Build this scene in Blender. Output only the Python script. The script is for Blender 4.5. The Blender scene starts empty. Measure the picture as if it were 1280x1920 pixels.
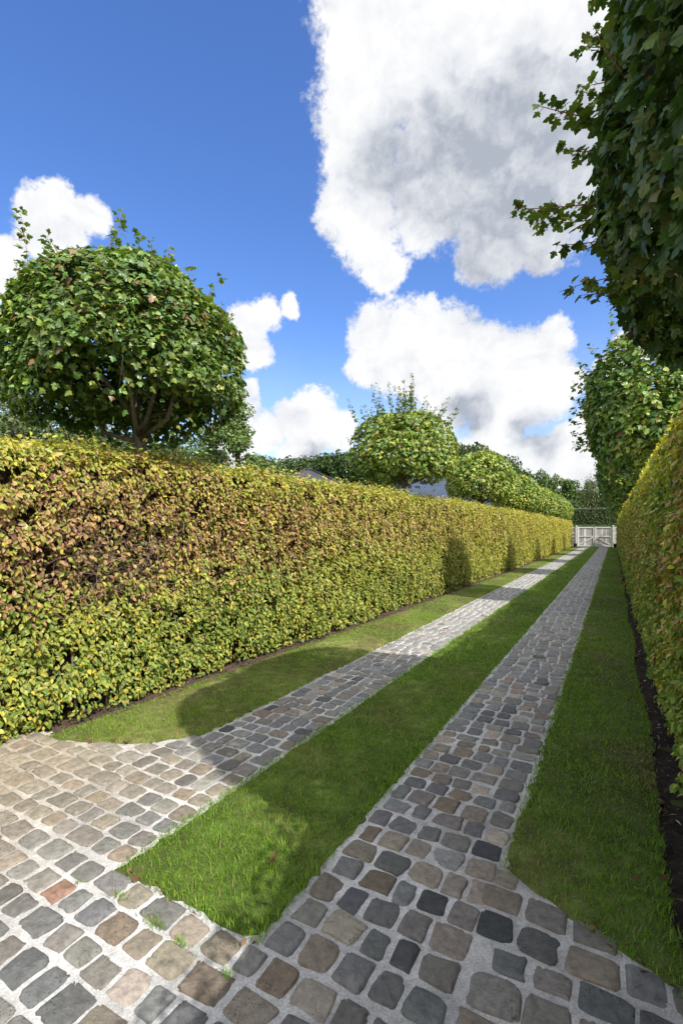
import bpy, math
import numpy as np
from mathutils import Vector

rng = np.random.default_rng(7)
sc = bpy.context.scene
col = bpy.context.collection
R = math.radians

# ------------------------------------------------------------------ camera constants
F, H, HOR = 900.0, 1.6, 995.0            # focal length in photo pixels, eye height, horizon row
TH = math.atan2(510.0, F); CT, ST = math.cos(TH), math.sin(TH)

# ------------------------------------------------------------------ small helpers
def tag(o, label=None, cat=None, group=None, kind=None):
    if label: o['label'] = label
    if cat: o['category'] = cat
    if group: o['group'] = group
    if kind: o['kind'] = kind
    return o

def empty(name, loc=(0, 0, 0), rz=0.0):
    o = bpy.data.objects.new(name, None)
    o.empty_display_size = 0.2
    o.location = loc; o.rotation_euler = (0, 0, rz)
    col.objects.link(o)
    return o

def nrm(v):
    return v / np.maximum(np.linalg.norm(v, axis=-1, keepdims=True), 1e-9)

def sn(p, f, seed):
    """smooth pseudo noise in about -1..1 at points p (N,k)"""
    r = np.random.default_rng(seed)
    out = np.zeros(len(p))
    for i in range(5):
        k = r.normal(size=p.shape[1]); k = k / np.linalg.norm(k) * f * r.uniform(.6, 1.7)
        out += np.sin(p @ k + r.uniform(0, 6.28))
    return out / 2.6

class MB:
    """collects polygons, builds ONE mesh object"""
    def __init__(self):
        self.v = []; self.l = []; self.t = []; self.c = []; self.m = []; self.s = []; self.n = 0
    def add(self, V, faces, color=(1, 1, 1), mat=0, smooth=False):
        V = np.asarray(V, float).reshape(-1, 3)
        tot = np.array([len(f) for f in faces]); lo = np.concatenate([np.asarray(f) for f in faces])
        self.v.append(V); self.l.append(lo + self.n); self.t.append(tot)
        c = np.asarray(color, float)
        if c.ndim == 1: c = np.repeat(c[None], len(V), 0)
        self.c.append(c); self.m.append(np.full(len(tot), mat)); self.s.append(np.full(len(tot), smooth))
        self.n += len(V)
    def batch(self, tv, tf, P, X, Y, Z, S, color, mat=0, smooth=False):
        """copies of template (tv,tf) at P with axes X,Y,Z and scale S (N,) or (N,3)"""
        N, k = len(P), len(tv)
        if N == 0: return
        S = np.asarray(S, float)
        if S.ndim == 1: S = np.repeat(S[:, None], 3, 1)
        W = (P[:, None] + tv[None, :, 0:1] * (X * S[:, 0:1])[:, None] + tv[None, :, 1:2] * (Y * S[:, 1:2])[:, None]
             + tv[None, :, 2:3] * (Z * S[:, 2:3])[:, None])
        tot = np.array([len(f) for f in tf]); lo = np.concatenate([np.asarray(f) for f in tf])
        off = (np.arange(N) * k)[:, None]
        self.v.append(W.reshape(-1, 3)); self.l.append((lo[None] + off).ravel() + self.n)
        self.t.append(np.tile(tot, N)); self.c.append(np.repeat(color, k, 0))
        self.m.append(np.full(N * len(tot), mat)); self.s.append(np.full(N * len(tot), smooth))
        self.n += N * k
    def box(self, x0, x1, y0, y1, z0, z1, color=(1, 1, 1), mat=0):
        V = [(x, y, z) for z in (z0, z1) for y in (y0, y1) for x in (x0, x1)]
        self.add(V, [(0, 2, 3, 1), (4, 5, 7, 6), (0, 1, 5, 4), (2, 6, 7, 3), (0, 4, 6, 2), (1, 3, 7, 5)], color, mat)
    def bar(self, a, b, w, t, up=(0, 1, 0), color=(1, 1, 1), mat=0):
        a = np.array(a, float); b = np.array(b, float); d = nrm(b - a); u = np.array(up, float); s = nrm(np.cross(d, u))
        V = [p + s * i * w / 2 + u * j * t / 2 for p in (a, b) for i, j in ((-1, -1), (1, -1), (1, 1), (-1, 1))]
        self.add(V, [(0, 1, 2, 3), (7, 6, 5, 4), (0, 4, 5, 1), (1, 5, 6, 2), (2, 6, 7, 3), (3, 7, 4, 0)], color, mat)
    def tube(self, pts, rad, n=6, color=(1, 1, 1), mat=0):
        pts = np.asarray(pts, float); m = len(pts)
        rad = np.broadcast_to(np.asarray(rad, float), (m,))
        d = nrm(np.gradient(pts, axis=0))
        ref = np.array([0.31, 0.2, 0.93]) if abs(d[0, 2]) < .8 else np.array([0.93, 0.3, 0.1])
        a = nrm(np.cross(d, ref)); b = np.cross(d, a)
        ang = np.arange(n) * 2 * math.pi / n
        V = pts[:, None] + rad[:, None, None] * (np.cos(ang)[None, :, None] * a[:, None] + np.sin(ang)[None, :, None] * b[:, None])
        faces = [(i * n + j, i * n + (j + 1) % n, (i + 1) * n + (j + 1) % n, (i + 1) * n + j) for i in range(m - 1) for j in range(n)]
        faces.append(tuple(range(n))[::-1]); faces.append(tuple((m - 1) * n + j for j in range(n)))
        self.add(V.reshape(-1, 3), faces, color, mat, True)
    def build(self, name, mats, parent=None):
        me = bpy.data.meshes.new(name)
        V = np.concatenate(self.v); L = np.concatenate(self.l); T = np.concatenate(self.t)
        me.vertices.add(len(V)); me.vertices.foreach_set('co', V.astype(np.float32).ravel())
        me.loops.add(len(L)); me.loops.foreach_set('vertex_index', L.astype(np.int32))
        me.polygons.add(len(T)); me.polygons.foreach_set('loop_start', np.concatenate([[0], np.cumsum(T)[:-1]]).astype(np.int32))
        for m in (mats if isinstance(mats, (list, tuple)) else [mats]): me.materials.append(m)
        me.polygons.foreach_set('material_index', np.concatenate(self.m).astype(np.int32))
        me.update(calc_edges=True)
        me.polygons.foreach_set('use_smooth', np.concatenate(self.s))
        a = me.attributes.new('Col', 'FLOAT_COLOR', 'POINT')
        C = np.concatenate(self.c); C = np.concatenate([C, np.ones((len(C), 1))], 1)
        a.data.foreach_set('color', C.astype(np.float32).ravel())
        o = bpy.data.objects.new(name, me); col.objects.link(o)
        if parent: o.parent = parent
        return o

def copy_tree(src, loc, rz, s=(1, 1, 1)):
    r = src.copy(); col.objects.link(r); r.location = loc; r.rotation_euler = (0, 0, rz); r.scale = s
    for ch in list(src.children):
        c = ch.copy(); col.objects.link(c); c.parent = r
    return r

# ------------------------------------------------------------------ materials
def new_mat(name):
    m = bpy.data.materials.new(name); m.use_nodes = True
    nt = m.node_tree; nt.nodes.clear()
    out = nt.nodes.new('ShaderNodeOutputMaterial')
    return m, nt, out

def N(nt, t, **kw):
    n = nt.nodes.new(t)
    for k, v in kw.items():
        if k.startswith('i_'):
            n.inputs[k[2:].replace('_', ' ')].default_value = v
        else: setattr(n, k, v)
    return n

def attr_mix(nt, lo, hi, scale, detail=4, rough=.6, coords='Object', stretch=None):
    """vertex colour times noise between lo and hi -> colour socket"""
    L = nt.links.new
    at = N(nt, 'ShaderNodeAttribute', attribute_name='Col')
    tc = N(nt, 'ShaderNodeTexCoord'); src = tc.outputs[coords]
    if stretch:
        mp = N(nt, 'ShaderNodeMapping'); mp.inputs['Scale'].default_value = stretch
        L(src, mp.inputs[0]); src = mp.outputs[0]
    no = N(nt, 'ShaderNodeTexNoise', i_Scale=scale, i_Detail=detail, i_Roughness=rough); L(src, no.inputs['Vector'])
    mr = N(nt, 'ShaderNodeMapRange'); L(no.outputs[0], mr.inputs[0])
    mr.inputs[1].default_value = .3; mr.inputs[2].default_value = .7; mr.inputs[3].default_value = lo; mr.inputs[4].default_value = hi
    mx = N(nt, 'ShaderNodeVectorMath', operation='SCALE'); L(at.outputs['Color'], mx.inputs[0]); L(mr.outputs[0], mx.inputs['Scale'])
    return mx.outputs[0], src, no.outputs[0]

def leaf_mat(name, rough=.42, trans=.3, spec=.45):
    m, nt, out = new_mat(name); L = nt.links.new
    at = N(nt, 'ShaderNodeAttribute', attribute_name='Col')
    p = N(nt, 'ShaderNodeBsdfPrincipled', i_Roughness=rough); p.inputs['Specular IOR Level'].default_value = spec
    L(at.outputs['Color'], p.inputs['Base Color'])
    tr = N(nt, 'ShaderNodeBsdfTranslucent')
    tint = N(nt, 'ShaderNodeVectorMath', operation='MULTIPLY'); tint.inputs[1].default_value = (1.25, 1.35, .5)
    L(at.outputs['Color'], tint.inputs[0]); L(tint.outputs[0], tr.inputs[0])
    mx = N(nt, 'ShaderNodeMixShader'); mx.inputs[0].default_value = trans
    L(p.outputs[0], mx.inputs[1]); L(tr.outputs[0], mx.inputs[2]); L(mx.outputs[0], out.inputs[0])
    return m

def rough_mat(name, lo, hi, scale, rough=.9, bump=.3, bscale=None, bdist=.01, stretch=None, spec=.25):
    m, nt, out = new_mat(name); L = nt.links.new
    c, src, fac = attr_mix(nt, lo, hi, scale, stretch=stretch)
    p = N(nt, 'ShaderNodeBsdfPrincipled', i_Roughness=rough); p.inputs['Specular IOR Level'].default_value = spec
    L(c, p.inputs['Base Color'])
    no = N(nt, 'ShaderNodeTexNoise', i_Scale=bscale or scale * 2, i_Detail=6, i_Roughness=.65); L(src, no.inputs['Vector'])
    b = N(nt, 'ShaderNodeBump', i_Strength=bump, i_Distance=bdist); L(no.outputs[0], b.inputs['Height']); L(b.outputs[0], p.inputs['Normal'])
    L(p.outputs[0], out.inputs[0])
    return m

M_beech = leaf_mat('beech_leaf', .46, .28, .38)
M_maple = leaf_mat('maple_leaf', .40, .25, .5)
M_far = leaf_mat('far_leaf', .6, .2, .25)
M_grass = leaf_mat('grass_blade', .5, .4, .3)
M_dry = leaf_mat('dry_leaf', .7, .15, .2)
M_bark = rough_mat('bark', .6, 1.35, 22, .9, .7, 40, .01, (1, 1, .3))
M_twig = rough_mat('twig', .7, 1.3, 30, .85, .2)
M_core = rough_mat('hedge_inside', .5, 1.5, 14, 1, .8, 20, .03)
M_soil = rough_mat('soil', .45, 1.6, 26, 1, .9, 38, .03)
M_turf = rough_mat('turf', .55, 1.4, 9, 1, .7, 60, .02)
M_wood = rough_mat('weathered_wood', .72, 1.18, 9, .8, .25, 14, .004, (6, 6, .7))
M_metal = rough_mat('black_metal', .8, 1.2, 12, .45, .05, spec=.5)
M_tile = rough_mat('roof_tile', .75, 1.25, 3, .7, .2)
M_wall = rough_mat('house_wall', .9, 1.08, 5, .9, .2)

def stone_mat():
    m, nt, out = new_mat('cobble_stone'); L = nt.links.new
    c, src, fac = attr_mix(nt, .60, 1.38, 32, 9, .72)
    # dark lichen spots and pale wear, both fixed to the stone
    vo = N(nt, 'ShaderNodeTexVoronoi', i_Scale=75.0); L(src, vo.inputs['Vector'])
    n2 = N(nt, 'ShaderNodeTexNoise', i_Scale=5.0, i_Detail=3); L(src, n2.inputs['Vector'])
    a = N(nt, 'ShaderNodeMath', operation='LESS_THAN'); L(vo.outputs['Distance'], a.inputs[0]); a.inputs[1].default_value = .26
    b = N(nt, 'ShaderNodeMath', operation='GREATER_THAN'); L(n2.outputs[0], b.inputs[0]); b.inputs[1].default_value = .60
    ab = N(nt, 'ShaderNodeMath', operation='MULTIPLY'); L(a.outputs[0], ab.inputs[0]); L(b.outputs[0], ab.inputs[1])
    k = N(nt, 'ShaderNodeMath', operation='MULTIPLY'); L(ab.outputs[0], k.inputs[0]); k.inputs[1].default_value = .6
    m1 = N(nt, 'ShaderNodeMix', data_type='RGBA'); L(k.outputs[0], m1.inputs['Factor']); L(c, m1.inputs['A']); m1.inputs['B'].default_value = (.035, .035, .035, 1)
    n3 = N(nt, 'ShaderNodeTexNoise', i_Scale=13.0, i_Detail=8, i_Roughness=.75); L(src, n3.inputs['Vector'])
    mr = N(nt, 'ShaderNodeMapRange'); L(n3.outputs[0], mr.inputs[0]); mr.inputs[1].default_value = .62; mr.inputs[2].default_value = .76; mr.inputs[4].default_value = .4
    m2 = N(nt, 'ShaderNodeMix', data_type='RGBA'); L(mr.outputs[0], m2.inputs['Factor']); L(m1.outputs['Result'], m2.inputs['A']); m2.inputs['B'].default_value = (.36, .35, .33, 1)
    p = N(nt, 'ShaderNodeBsdfPrincipled'); p.inputs['Specular IOR Level'].default_value = .35
    L(m2.outputs['Result'], p.inputs['Base Color'])
    rr = N(nt, 'ShaderNodeMapRange'); L(fac, rr.inputs[0]); rr.inputs[3].default_value = .48; rr.inputs[4].default_value = .78; L(rr.outputs[0], p.inputs['Roughness'])
    no = N(nt, 'ShaderNodeTexNoise', i_Scale=30.0, i_Detail=10, i_Roughness=.75); L(src, no.inputs['Vector'])
    bp = N(nt, 'ShaderNodeBump', i_Strength=1.0, i_Distance=.014); L(no.outputs[0], bp.inputs['Height']); L(bp.outputs[0], p.inputs['Normal'])
    L(p.outputs[0], out.inputs[0])
    return m
M_stone = stone_mat()

def mortar_mat():
    m, nt, out = new_mat('mortar'); L = nt.links.new
    c, src, fac = attr_mix(nt, .58, 1.2, 21, 9, .8)
    n2 = N(nt, 'ShaderNodeTexNoise', i_Scale=150.0, i_Detail=3); L(src, n2.inputs['Vector'])
    mr = N(nt, 'ShaderNodeMapRange'); L(n2.outputs[0], mr.inputs[0]); mr.inputs[1].default_value = .35; mr.inputs[2].default_value = .65; mr.inputs[3].default_value = .78; mr.inputs[4].default_value = 1.15
    s = N(nt, 'ShaderNodeVectorMath', operation='SCALE'); L(c, s.inputs[0]); L(mr.outputs[0], s.inputs['Scale'])
    p = N(nt, 'ShaderNodeBsdfPrincipled', i_Roughness=.95); p.inputs['Specular IOR Level'].default_value = .2
    L(s.outputs[0], p.inputs['Base Color'])
    no = N(nt, 'ShaderNodeTexNoise', i_Scale=70.0, i_Detail=8, i_Roughness=.7); L(src, no.inputs['Vector'])
    bp = N(nt, 'ShaderNodeBump', i_Strength=.6, i_Distance=.008); L(no.outputs[0], bp.inputs['Height']); L(bp.outputs[0], p.inputs['Normal'])
    L(p.outputs[0], out.inputs[0])
    return m
M_mortar = mortar_mat()

# ------------------------------------------------------------------ leaf templates
def tmpl_beech():
    v = [(0, 0, 0), (-.27, .28, .07), (.27, .28, .07), (-.27, .62, .05), (.27, .62, .05), (0, 1, -.09), (0, .3, .0), (0, .65, -.01)]
    return np.array(v, float), [(0, 2, 6), (0, 6, 1), (6, 2, 4, 7), (1, 6, 7, 3), (7, 4, 5), (3, 7, 5)]
def tmpl_beech_far():
    v = [(0, 0, 0), (-.3, .45, .07), (.3, .45, .07), (0, 1, -.06), (0, .5, -.02)]
    return np.array(v, float), [(0, 2, 3, 4), (0, 4, 3, 1)]
def tmpl_maple(fine):
    if fine:
        h = [(.10, -.08), (.32, -.08), (.34, .06), (.24, .12), (.46, .13), (.61, .30), (.48, .42), (.26, .45), (.33, .66), (.22, .76), (.13, .93)]
    else:
        h = [(.28, -.07), (.24, .12), (.58, .24), (.50, .42), (.26, .46), (.30, .68), (.14, .92)]
    base, tip, mid = (0, 0, 0), (0, 1, -.10), (0, .42, .03)
    zz = lambda x, y: .10 * x - .45 * x * x - .10 * max(0, y - .5)
    r = [(x, y, zz(x, y)) for x, y in h]; l = [(-x, y, z) for x, y, z in r]
    v = [base, mid, tip] + r + l; k = len(h)
    fr = [(0, 3, 1)] + [(1, 3 + i, 4 + i) for i in range(k - 1)] + [(1, 2 + k, 2)]
    fl = [(0, 1, 3 + k)] + [(1, 4 + k + i, 3 + k + i) for i in range(k - 1)] + [(1, 2, 2 + 2 * k)]
    return np.array(v, float), fr + fl
T_beech, T_beech_far, T_maple, T_maple_s = tmpl_beech(), tmpl_beech_far(), tmpl_maple(True), tmpl_maple(False)

def frames(n, t):
    n = nrm(n); y = nrm(t - (t * n).sum(1, keepdims=True) * n); x = np.cross(y, n)
    return x, y, n

def pick(w, pal, jit=.18, r=rng):
    """w (N,k) weights, pal (k,3) -> jittered colours"""
    w = np.maximum(w, 0); c = np.cumsum(w / w.sum(1, keepdims=True), 1)
    i = np.minimum((r.random((len(w), 1)) > c).sum(1), len(pal) - 1)
    C = np.asarray(pal)[i]
    return C * np.exp(r.normal(0, jit, (len(w), 1))) * (1 + r.normal(0, jit * .35, C.shape))

# ------------------------------------------------------------------ ground, soil
def sheet(name, x0, x1, y0, y1, z, m, color, nx=1, ny=1, kind='structure'):
    b = MB(); xs = np.linspace(x0, x1, nx + 1); ys = np.linspace(y0, y1, ny + 1)
    V = [(x, y, z) for y in ys for x in xs]
    b.add(V, [(j * (nx + 1) + i, j * (nx + 1) + i + 1, (j + 1) * (nx + 1) + i + 1, (j + 1) * (nx + 1) + i) for j in range(ny) for i in range(nx)], color)
    return tag(b.build(name, m), kind=kind)
sheet('ground', -900, 900, -300, 1500, -.05, M_turf, (.07, .10, .025), 12, 12)

def lface(y):   # X of the left hedge's face near its foot
    return np.interp(y, [-2, 2, 4.5, 8, 18, 52], [-3.98, -3.94, -3.86, -3.76, -3.62, -3.5])
def rface(y):
    return np.interp(y, [-2, 4, 12, 52], [.38, .37, .35, .29])

def rough_strip(name, xa, xb, y0, y1, z, m, color, amp=.012, nx=6, step=.12):
    """bumpy strip of soil between two edge functions"""
    ys = [y0]
    while ys[-1] < y1: ys.append(ys[-1] + step * max(1, ys[-1] / 6))
    ys = np.array(ys); b = MB(); V = []
    for y in ys:
        xs = np.linspace(xa(y), xb(y), nx + 1)
        V += [(x, y, z + rng.normal(0, amp)) for x in xs]
    V = np.array(V); n1 = nx + 1
    c = np.array(color)[None] * np.exp(rng.normal(0, .15, (len(V), 1)))
    b.add(V, [(j * n1 + i, j * n1 + i + 1, (j + 1) * n1 + i + 1, (j + 1) * n1 + i) for j in range(len(ys) - 1) for i in range(nx)], c, 0, True)
    return tag(b.build(name, m), kind='structure')
rough_strip('soil', lambda y: lface(y) - .9, lambda y: lface(y) + .30, 2.0, 52.4, -.012, M_soil, (.085, .06, .042), .008)
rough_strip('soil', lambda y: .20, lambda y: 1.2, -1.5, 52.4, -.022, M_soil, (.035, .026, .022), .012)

# ------------------------------------------------------------------ cobbles
PAL_STONE = np.array([(.150, .155, .160), (.185, .180, .170), (.225, .200, .165), (.195, .160, .125), (.070, .074, .082), (.250, .155, .115), (.28, .25, .22), (.135, .145, .15)])
W_STONE = np.array([.28, .27, .15, .08, .055, .015, .045, .105])
DUST = np.array((.34, .285, .205))
def stone(b, cx, cy, w, h, n, r, dust=0.0, rot=None):
    p = r.uniform(4.5, 9.0); a = (np.arange(n) + r.uniform(0, .4)) * 2 * math.pi / n
    ca, sa = np.cos(a), np.sin(a)
    x = w / 2 * np.sign(ca) * np.abs(ca) ** (2 / p); y = h / 2 * np.sign(sa) * np.abs(sa) ** (2 / p)
    x *= 1 + .12 * r.uniform(-1, 1) * np.sign(y) * (np.abs(y) / h); y *= 1 + .12 * r.uniform(-1, 1) * np.sign(x) * (np.abs(x) / w)
    k = r.normal(0, .035, n); k = 1 + (k + np.roll(k, 1) * .8 + np.roll(k, 2) * .4) * .8
    for _ in range(r.integers(0, 3)): k[r.integers(n)] *= r.uniform(.84, .95)
    x, y = x * k, y * k
    t = r.normal(0, .045) if rot is None else rot
    x, y = x * math.cos(t) - y * math.sin(t), x * math.sin(t) + y * math.cos(t)
    top = r.uniform(.008, .017); tx, ty = r.normal(0, .05, 2)
    e = r.uniform(.005, .009) / min(w, h) * 2
    rings = [(1.0, -.012), (.995, .002), (1 - .7 * e, top * .78), (1 - 1.9 * e, top * .97), (.5, top)]
    if n < 12: rings = [rings[0], rings[2], rings[3]]
    V = []
    for s, z in rings:
        zz = z + (tx * x + ty * y) * s + (r.normal(0, .0014, n) if n >= 12 else 0)
        V.append(np.stack([cx + x * s, cy + y * s, zz], 1))
    V.append(np.array([[cx, cy, top + .0003]])); V = np.concatenate(V); m = len(rings)
    fs = [(i * n + j, i * n + (j + 1) % n, (i + 1) * n + (j + 1) % n, (i + 1) * n + j) for i in range(m - 1) for j in range(n)]
    fs += [((m - 1) * n + j, (m - 1) * n + (j + 1) % n, m * n) for j in range(n)]
    c = 1.10 * PAL_STONE[r.choice(len(PAL_STONE), p=W_STONE)] * math.exp(r.normal(0, .16)) * (1 + r.normal(0, .018, 3))
    c = c * np.array((1.02, 1.0, .965)); c = c * (1 - dust) + DUST * dust * r.uniform(.7, 1.05)
    res = float(np.clip((cy - 2.5) / 7, 0, 1)) * r.uniform(.25, .65)      # mortar dust left on the stones further up the drive
    c = c * (1 - res) + np.array((.36, .36, .355)) * res
    b.add(V, fs, c, 0, True)

def dust_at(x, y):
    return float(np.clip((-x - 1.9) / 1.5, 0, 1) * np.clip((2.75 - y) / .7, 0, 1)) * .8 if y < 2.75 else 0.0

def mortar(b, x0, x1, y0, y1, step, ok=None):
    xs = np.arange(x0, x1 + step, step); ys = np.arange(y0, y1 + step, step)
    X, Y = np.meshgrid(xs, ys); P = np.stack([X.ravel(), Y.ravel()], 1)
    z = .0015 + .0022 * sn(P, 40, 5) + .0012 * sn(P, 95, 6)
    d = np.array([dust_at(x, y) for x, y in P])[:, None]
    c = np.array((.52, .515, .505))[None] * (1 - d) + np.array((.40, .335, .25))[None] * d
    c = c * (1 + .13 * sn(P, 6, 8) + .10 * sn(P, 21, 9))[:, None] * (1 - .30 * np.clip(sn(P, 9, 10) - .5, 0, 1))[:, None]
    n1 = len(xs)
    b.add(np.concatenate([P, z[:, None]], 1), [(j * n1 + i, j * n1 + i + 1, (j + 1) * n1 + i + 1, (j + 1) * n1 + i) for j in range(len(ys) - 1) for i in range(n1 - 1) if ok is None or ok(xs[i], ys[j])], c, 1, True)

def cob_rows(b, r, xl, xr, y0, y1, pitch, wid, ok=None):
    y = y0; fit = None
    if y1 == 1.445:
        q = r.uniform(.87, 1.13, round((y1 - y0) / pitch)); fit = list(q / q.sum() * (y1 - y0)); y1 -= .01
    while y < y1:
        hgt = r.uniform(pitch * .86, pitch * 1.14)
        if fit: hgt = fit.pop()
        n_ = 0; n = 26 if y < 5 else (14 if y < 9 else 8)
        x = xl(y) + r.uniform(-.02, .012) - r.uniform(0, wid * .5) * (ok is not None)
        end = xr(y)
        ws = r.uniform(.74, 1.26, max(1, round((end - x) / wid))); ws = ws / ws.sum() * (end + r.uniform(-.012, .015) - x)
        for w in ws:
            j = r.uniform(.012, .027); cx, cy = x + w / 2, y + hgt / 2 + r.normal(0, .005)
            if ok is None or ok(cx, cy):
                stone(b, cx, cy, w - j, hgt - r.uniform(.011, .026), n, r, dust_at(cx, cy))
            x += w
        y += hgt

YE = 52.35
r1 = np.random.default_rng(11)
b = MB(); cob_rows(b, r1, lambda y: -2.747, lambda y: -2.056, 1.46, YE, .142, .150)
mortar(b, -2.80, -2.02, 1.47, 9, .03); b.box(-2.78, -2.03, 8.99, YE, -.04, .002, (.55, .545, .53), 1)
tag(b.build('path', [M_stone, M_mortar]), kind='structure')
b = MB(); cob_rows(b, r1, lambda y: -1.178, lambda y: -.469, 1.46, YE, .142, .150)
mortar(b, -1.21, -.44, 1.47, 9, .03); b.box(-1.21, -.44, 8.99, YE, -.04, .002, (.55, .545, .53), 1)
tag(b.build('path', [M_stone, M_mortar]), kind='structure')

def lawn_front_left(x):  return np.interp(x, [-3.75, -3.58, -3.11, -2.75], [2.10, 2.14, 2.36, 2.72])
def lawn_front_right(x): return np.interp(x, [-.47, -.26, -.09, .085, .25], [2.36, 2.24, 2.14, 2.06, 1.98])
def fore_ok(x, y):
    if y < 1.45: return False
    if x < -2.77: return y < lawn_front_left(x) + .02 and x > lface(y) - .15
    if x > -.47: return y < lawn_front_right(x) + .01 and x < .45
    return False
b = MB(); cob_rows(b, r1, lambda y: -4.35, lambda y: .75, -1.3, 1.445, .150, .158, lambda x, y: x < .5)
cob_rows(b, r1, lambda y: -4.35, lambda y: -2.752, 1.455, 2.75, .145, .158, fore_ok)
cob_rows(b, r1, lambda y: -.455, lambda y: .5, 1.455, 2.4, .145, .158, fore_ok)
mortar(b, -4.4, .5, -1.4, 1.48, .03); mortar(b, -4.4, -2.80, 1.499, 2.78, .03, lambda x, y: y < lawn_front_left(x) + .03 + .03 * math.sin(x * 19) and x > lface(y) - .1); mortar(b, -.445, .34, 1.499, 2.4, .03, lambda x, y: y < lawn_front_right(x) + .03)
tag(b.build('driveway', [M_stone, M_mortar]), kind='structure')

# ------------------------------------------------------------------ lawns and grass blades
def lawn(xa, xb, front, base, pal, w, seed, hgt=1.0, wear=.9, tufts=()):
    r = np.random.default_rng(seed)
    ys = [0.0]
    while ys[-1] < 50.8: ys.append(ys[-1] + .05 * max(1, ys[-1] / 3))
    ys = np.array(ys); nx = 10; V = []; b = MB()
    for q in ys:
        for i in range(nx + 1):
            f = i / nx; x = xa(q + 2) * (1 - f) + xb(q + 2) * f
            y = front(x) + q * (YE - front(x)) / ys[-1]
            edge = i in (0, nx) or q == 0
            if i in (0, nx): x += r.normal(0, .010) + .016 * math.sin(y * 7.3 + seed + i) * math.sin(y * 2.9 + i)
            if q == 0: y += r.normal(0, .012)
            V.append((x, y, -.004 if edge else .018 + r.normal(0, .003)))
    V = np.array(V); n1 = nx + 1
    wn = np.clip(sn(V[:, :2], 4.5, seed + 3) - .1, 0, 1)[:, None] * wear; c = (np.array(base)[None] * (1 - wn) + np.array((.12, .085, .05)) * wn) * np.exp(.35 * sn(V[:, :2], 3.0, seed) + .2 * sn(V[:, :2], 17, seed + 1))[:, None]
    b.add(V, [(j * n1 + i, j * n1 + i + 1, (j + 1) * n1 + i + 1, (j + 1) * n1 + i) for j in range(len(ys) - 1) for i in range(nx)], c, 0, True)
    tag(b.build('lawn', M_turf), kind='structure')
    g = MB()
    for y0, y1, dens, wd in ((1.2, 3.2, 13000, .0030), (3.2, 5.5, 8500, .0042), (5.5, 9, 4200, .0065), (9, 16, 1900, .010), (16, 30, 700, .017), (30, YE, 260, .028)):
        ym = (y0 + y1) / 2; wx = float(xb(ym) - xa(ym)); n = int(dens * wx * (y1 - y0))
        y = r.uniform(y0, y1, n); f = r.random(n); x = xa(y) * (1 - f) + xb(y) * f + r.normal(0, .010, n); edge_ = np.minimum(f, 1 - f) * wx
        keep = y > np.array([front(q) for q in x]) + r.normal(0, .012, n)
        if y0 == 1.2 and tufts:
            for tx, ty, tr, tn in tufts:
                x = np.concatenate([x, tx + r.normal(0, tr, tn)]); y = np.concatenate([y, ty + r.normal(0, tr * .35, tn)]); keep = np.concatenate([keep, np.ones(tn, bool)]); edge_ = np.concatenate([edge_, np.full(tn, .02)])
            n = len(x)
        P2 = np.stack([x, y], 1)
        thin = sn(P2, 4.5, seed + 3)                        # thin and worn patches
        keep &= r.random(n) < np.clip(1.05 - wear * np.clip(thin - .2, 0, 1), .15, 1)
        x, y, P2, thin, edge_ = x[keep], y[keep], P2[keep], thin[keep], edge_[keep]; n = len(x)
        h = hgt * r.gamma(9, .0034, n) * (1 + .25 * sn(P2, 7, seed + 4)); h = np.clip(h, .012, .085)
        az = r.uniform(0, 6.283, n); lean = np.abs(r.normal(.7, .45, n)) * h
        dx, dy = np.cos(az), np.sin(az); ww = wd * r.uniform(.6, 1.3, n)
        sx, sy = -dy * ww / 2, dx * ww / 2
        z0 = np.full(n, .010)
        V = np.stack([np.stack([x - sx, y - sy, z0], 1), np.stack([x + sx, y + sy, z0], 1),
                      np.stack([x + sx * .8 + dx * lean * .35, y + sy * .8 + dy * lean * .35, z0 + h * .6], 1),
                      np.stack([x - sx * .8 + dx * lean * .35, y - sy * .8 + dy * lean * .35, z0 + h * .6], 1),
                      np.stack([x + dx * lean, y + dy * lean, z0 + h * r.uniform(.8, 1, n)], 1)], 1)
        wts = np.repeat(np.array(w)[None], n, 0); wts[:, -1] *= np.exp(1.6 * thin) * (1 + 1.8 * np.exp(-edge_ / .03)); wts[:, 0] *= np.exp(.8 * sn(P2, 2.1, seed + 5))
        C = pick(wts, pal, .2, r)
        k = np.arange(n) * 5
        L = np.stack([k, k + 1, k + 2, k + 3, k + 3, k + 2, k + 4], 1)
        g.v.append(V.reshape(-1, 3)); g.l.append(L.ravel() + g.n); g.t.append(np.tile([4, 3], n)); g.c.append(np.repeat(C, 5, 0))
        g.m.append(np.zeros(2 * n, int)); g.s.append(np.zeros(2 * n, bool)); g.n += 5 * n
    return tag(g.build('grass', M_grass), kind='stuff')
PAL_G = [(.150, .300, .024), (.240, .350, .038), (.110, .22, .020), (.28, .25, .10)]
lawn(lambda y: lface(y) + .13, lambda y: -2.755 + 0 * y, lawn_front_left, (.13, .135, .045), PAL_G, (.32, .40, .12, .16), 21, .70, .6)
lawn(lambda y: -2.046 + 0 * y, lambda y: -1.186 + 0 * y, lambda x: 1.44, (.09, .13, .025), PAL_G, (.45, .25, .28, .05), 22, .84, .3, [(-1.86, 1.335, .03, 50), (-1.62, 1.315, .035, 70), (-2.10, 1.30, .015, 20), (-1.2, 1.29, .015, 30), (-1.44, 1.30, .03, 40)])
lawn(lambda y: -.462 + 0 * y, lambda y: .235 + .02 * np.sin(y * 1.7), lawn_front_right, (.085, .11, .03), PAL_G, (.36, .28, .28, .08), 23, .85, .45)

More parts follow.
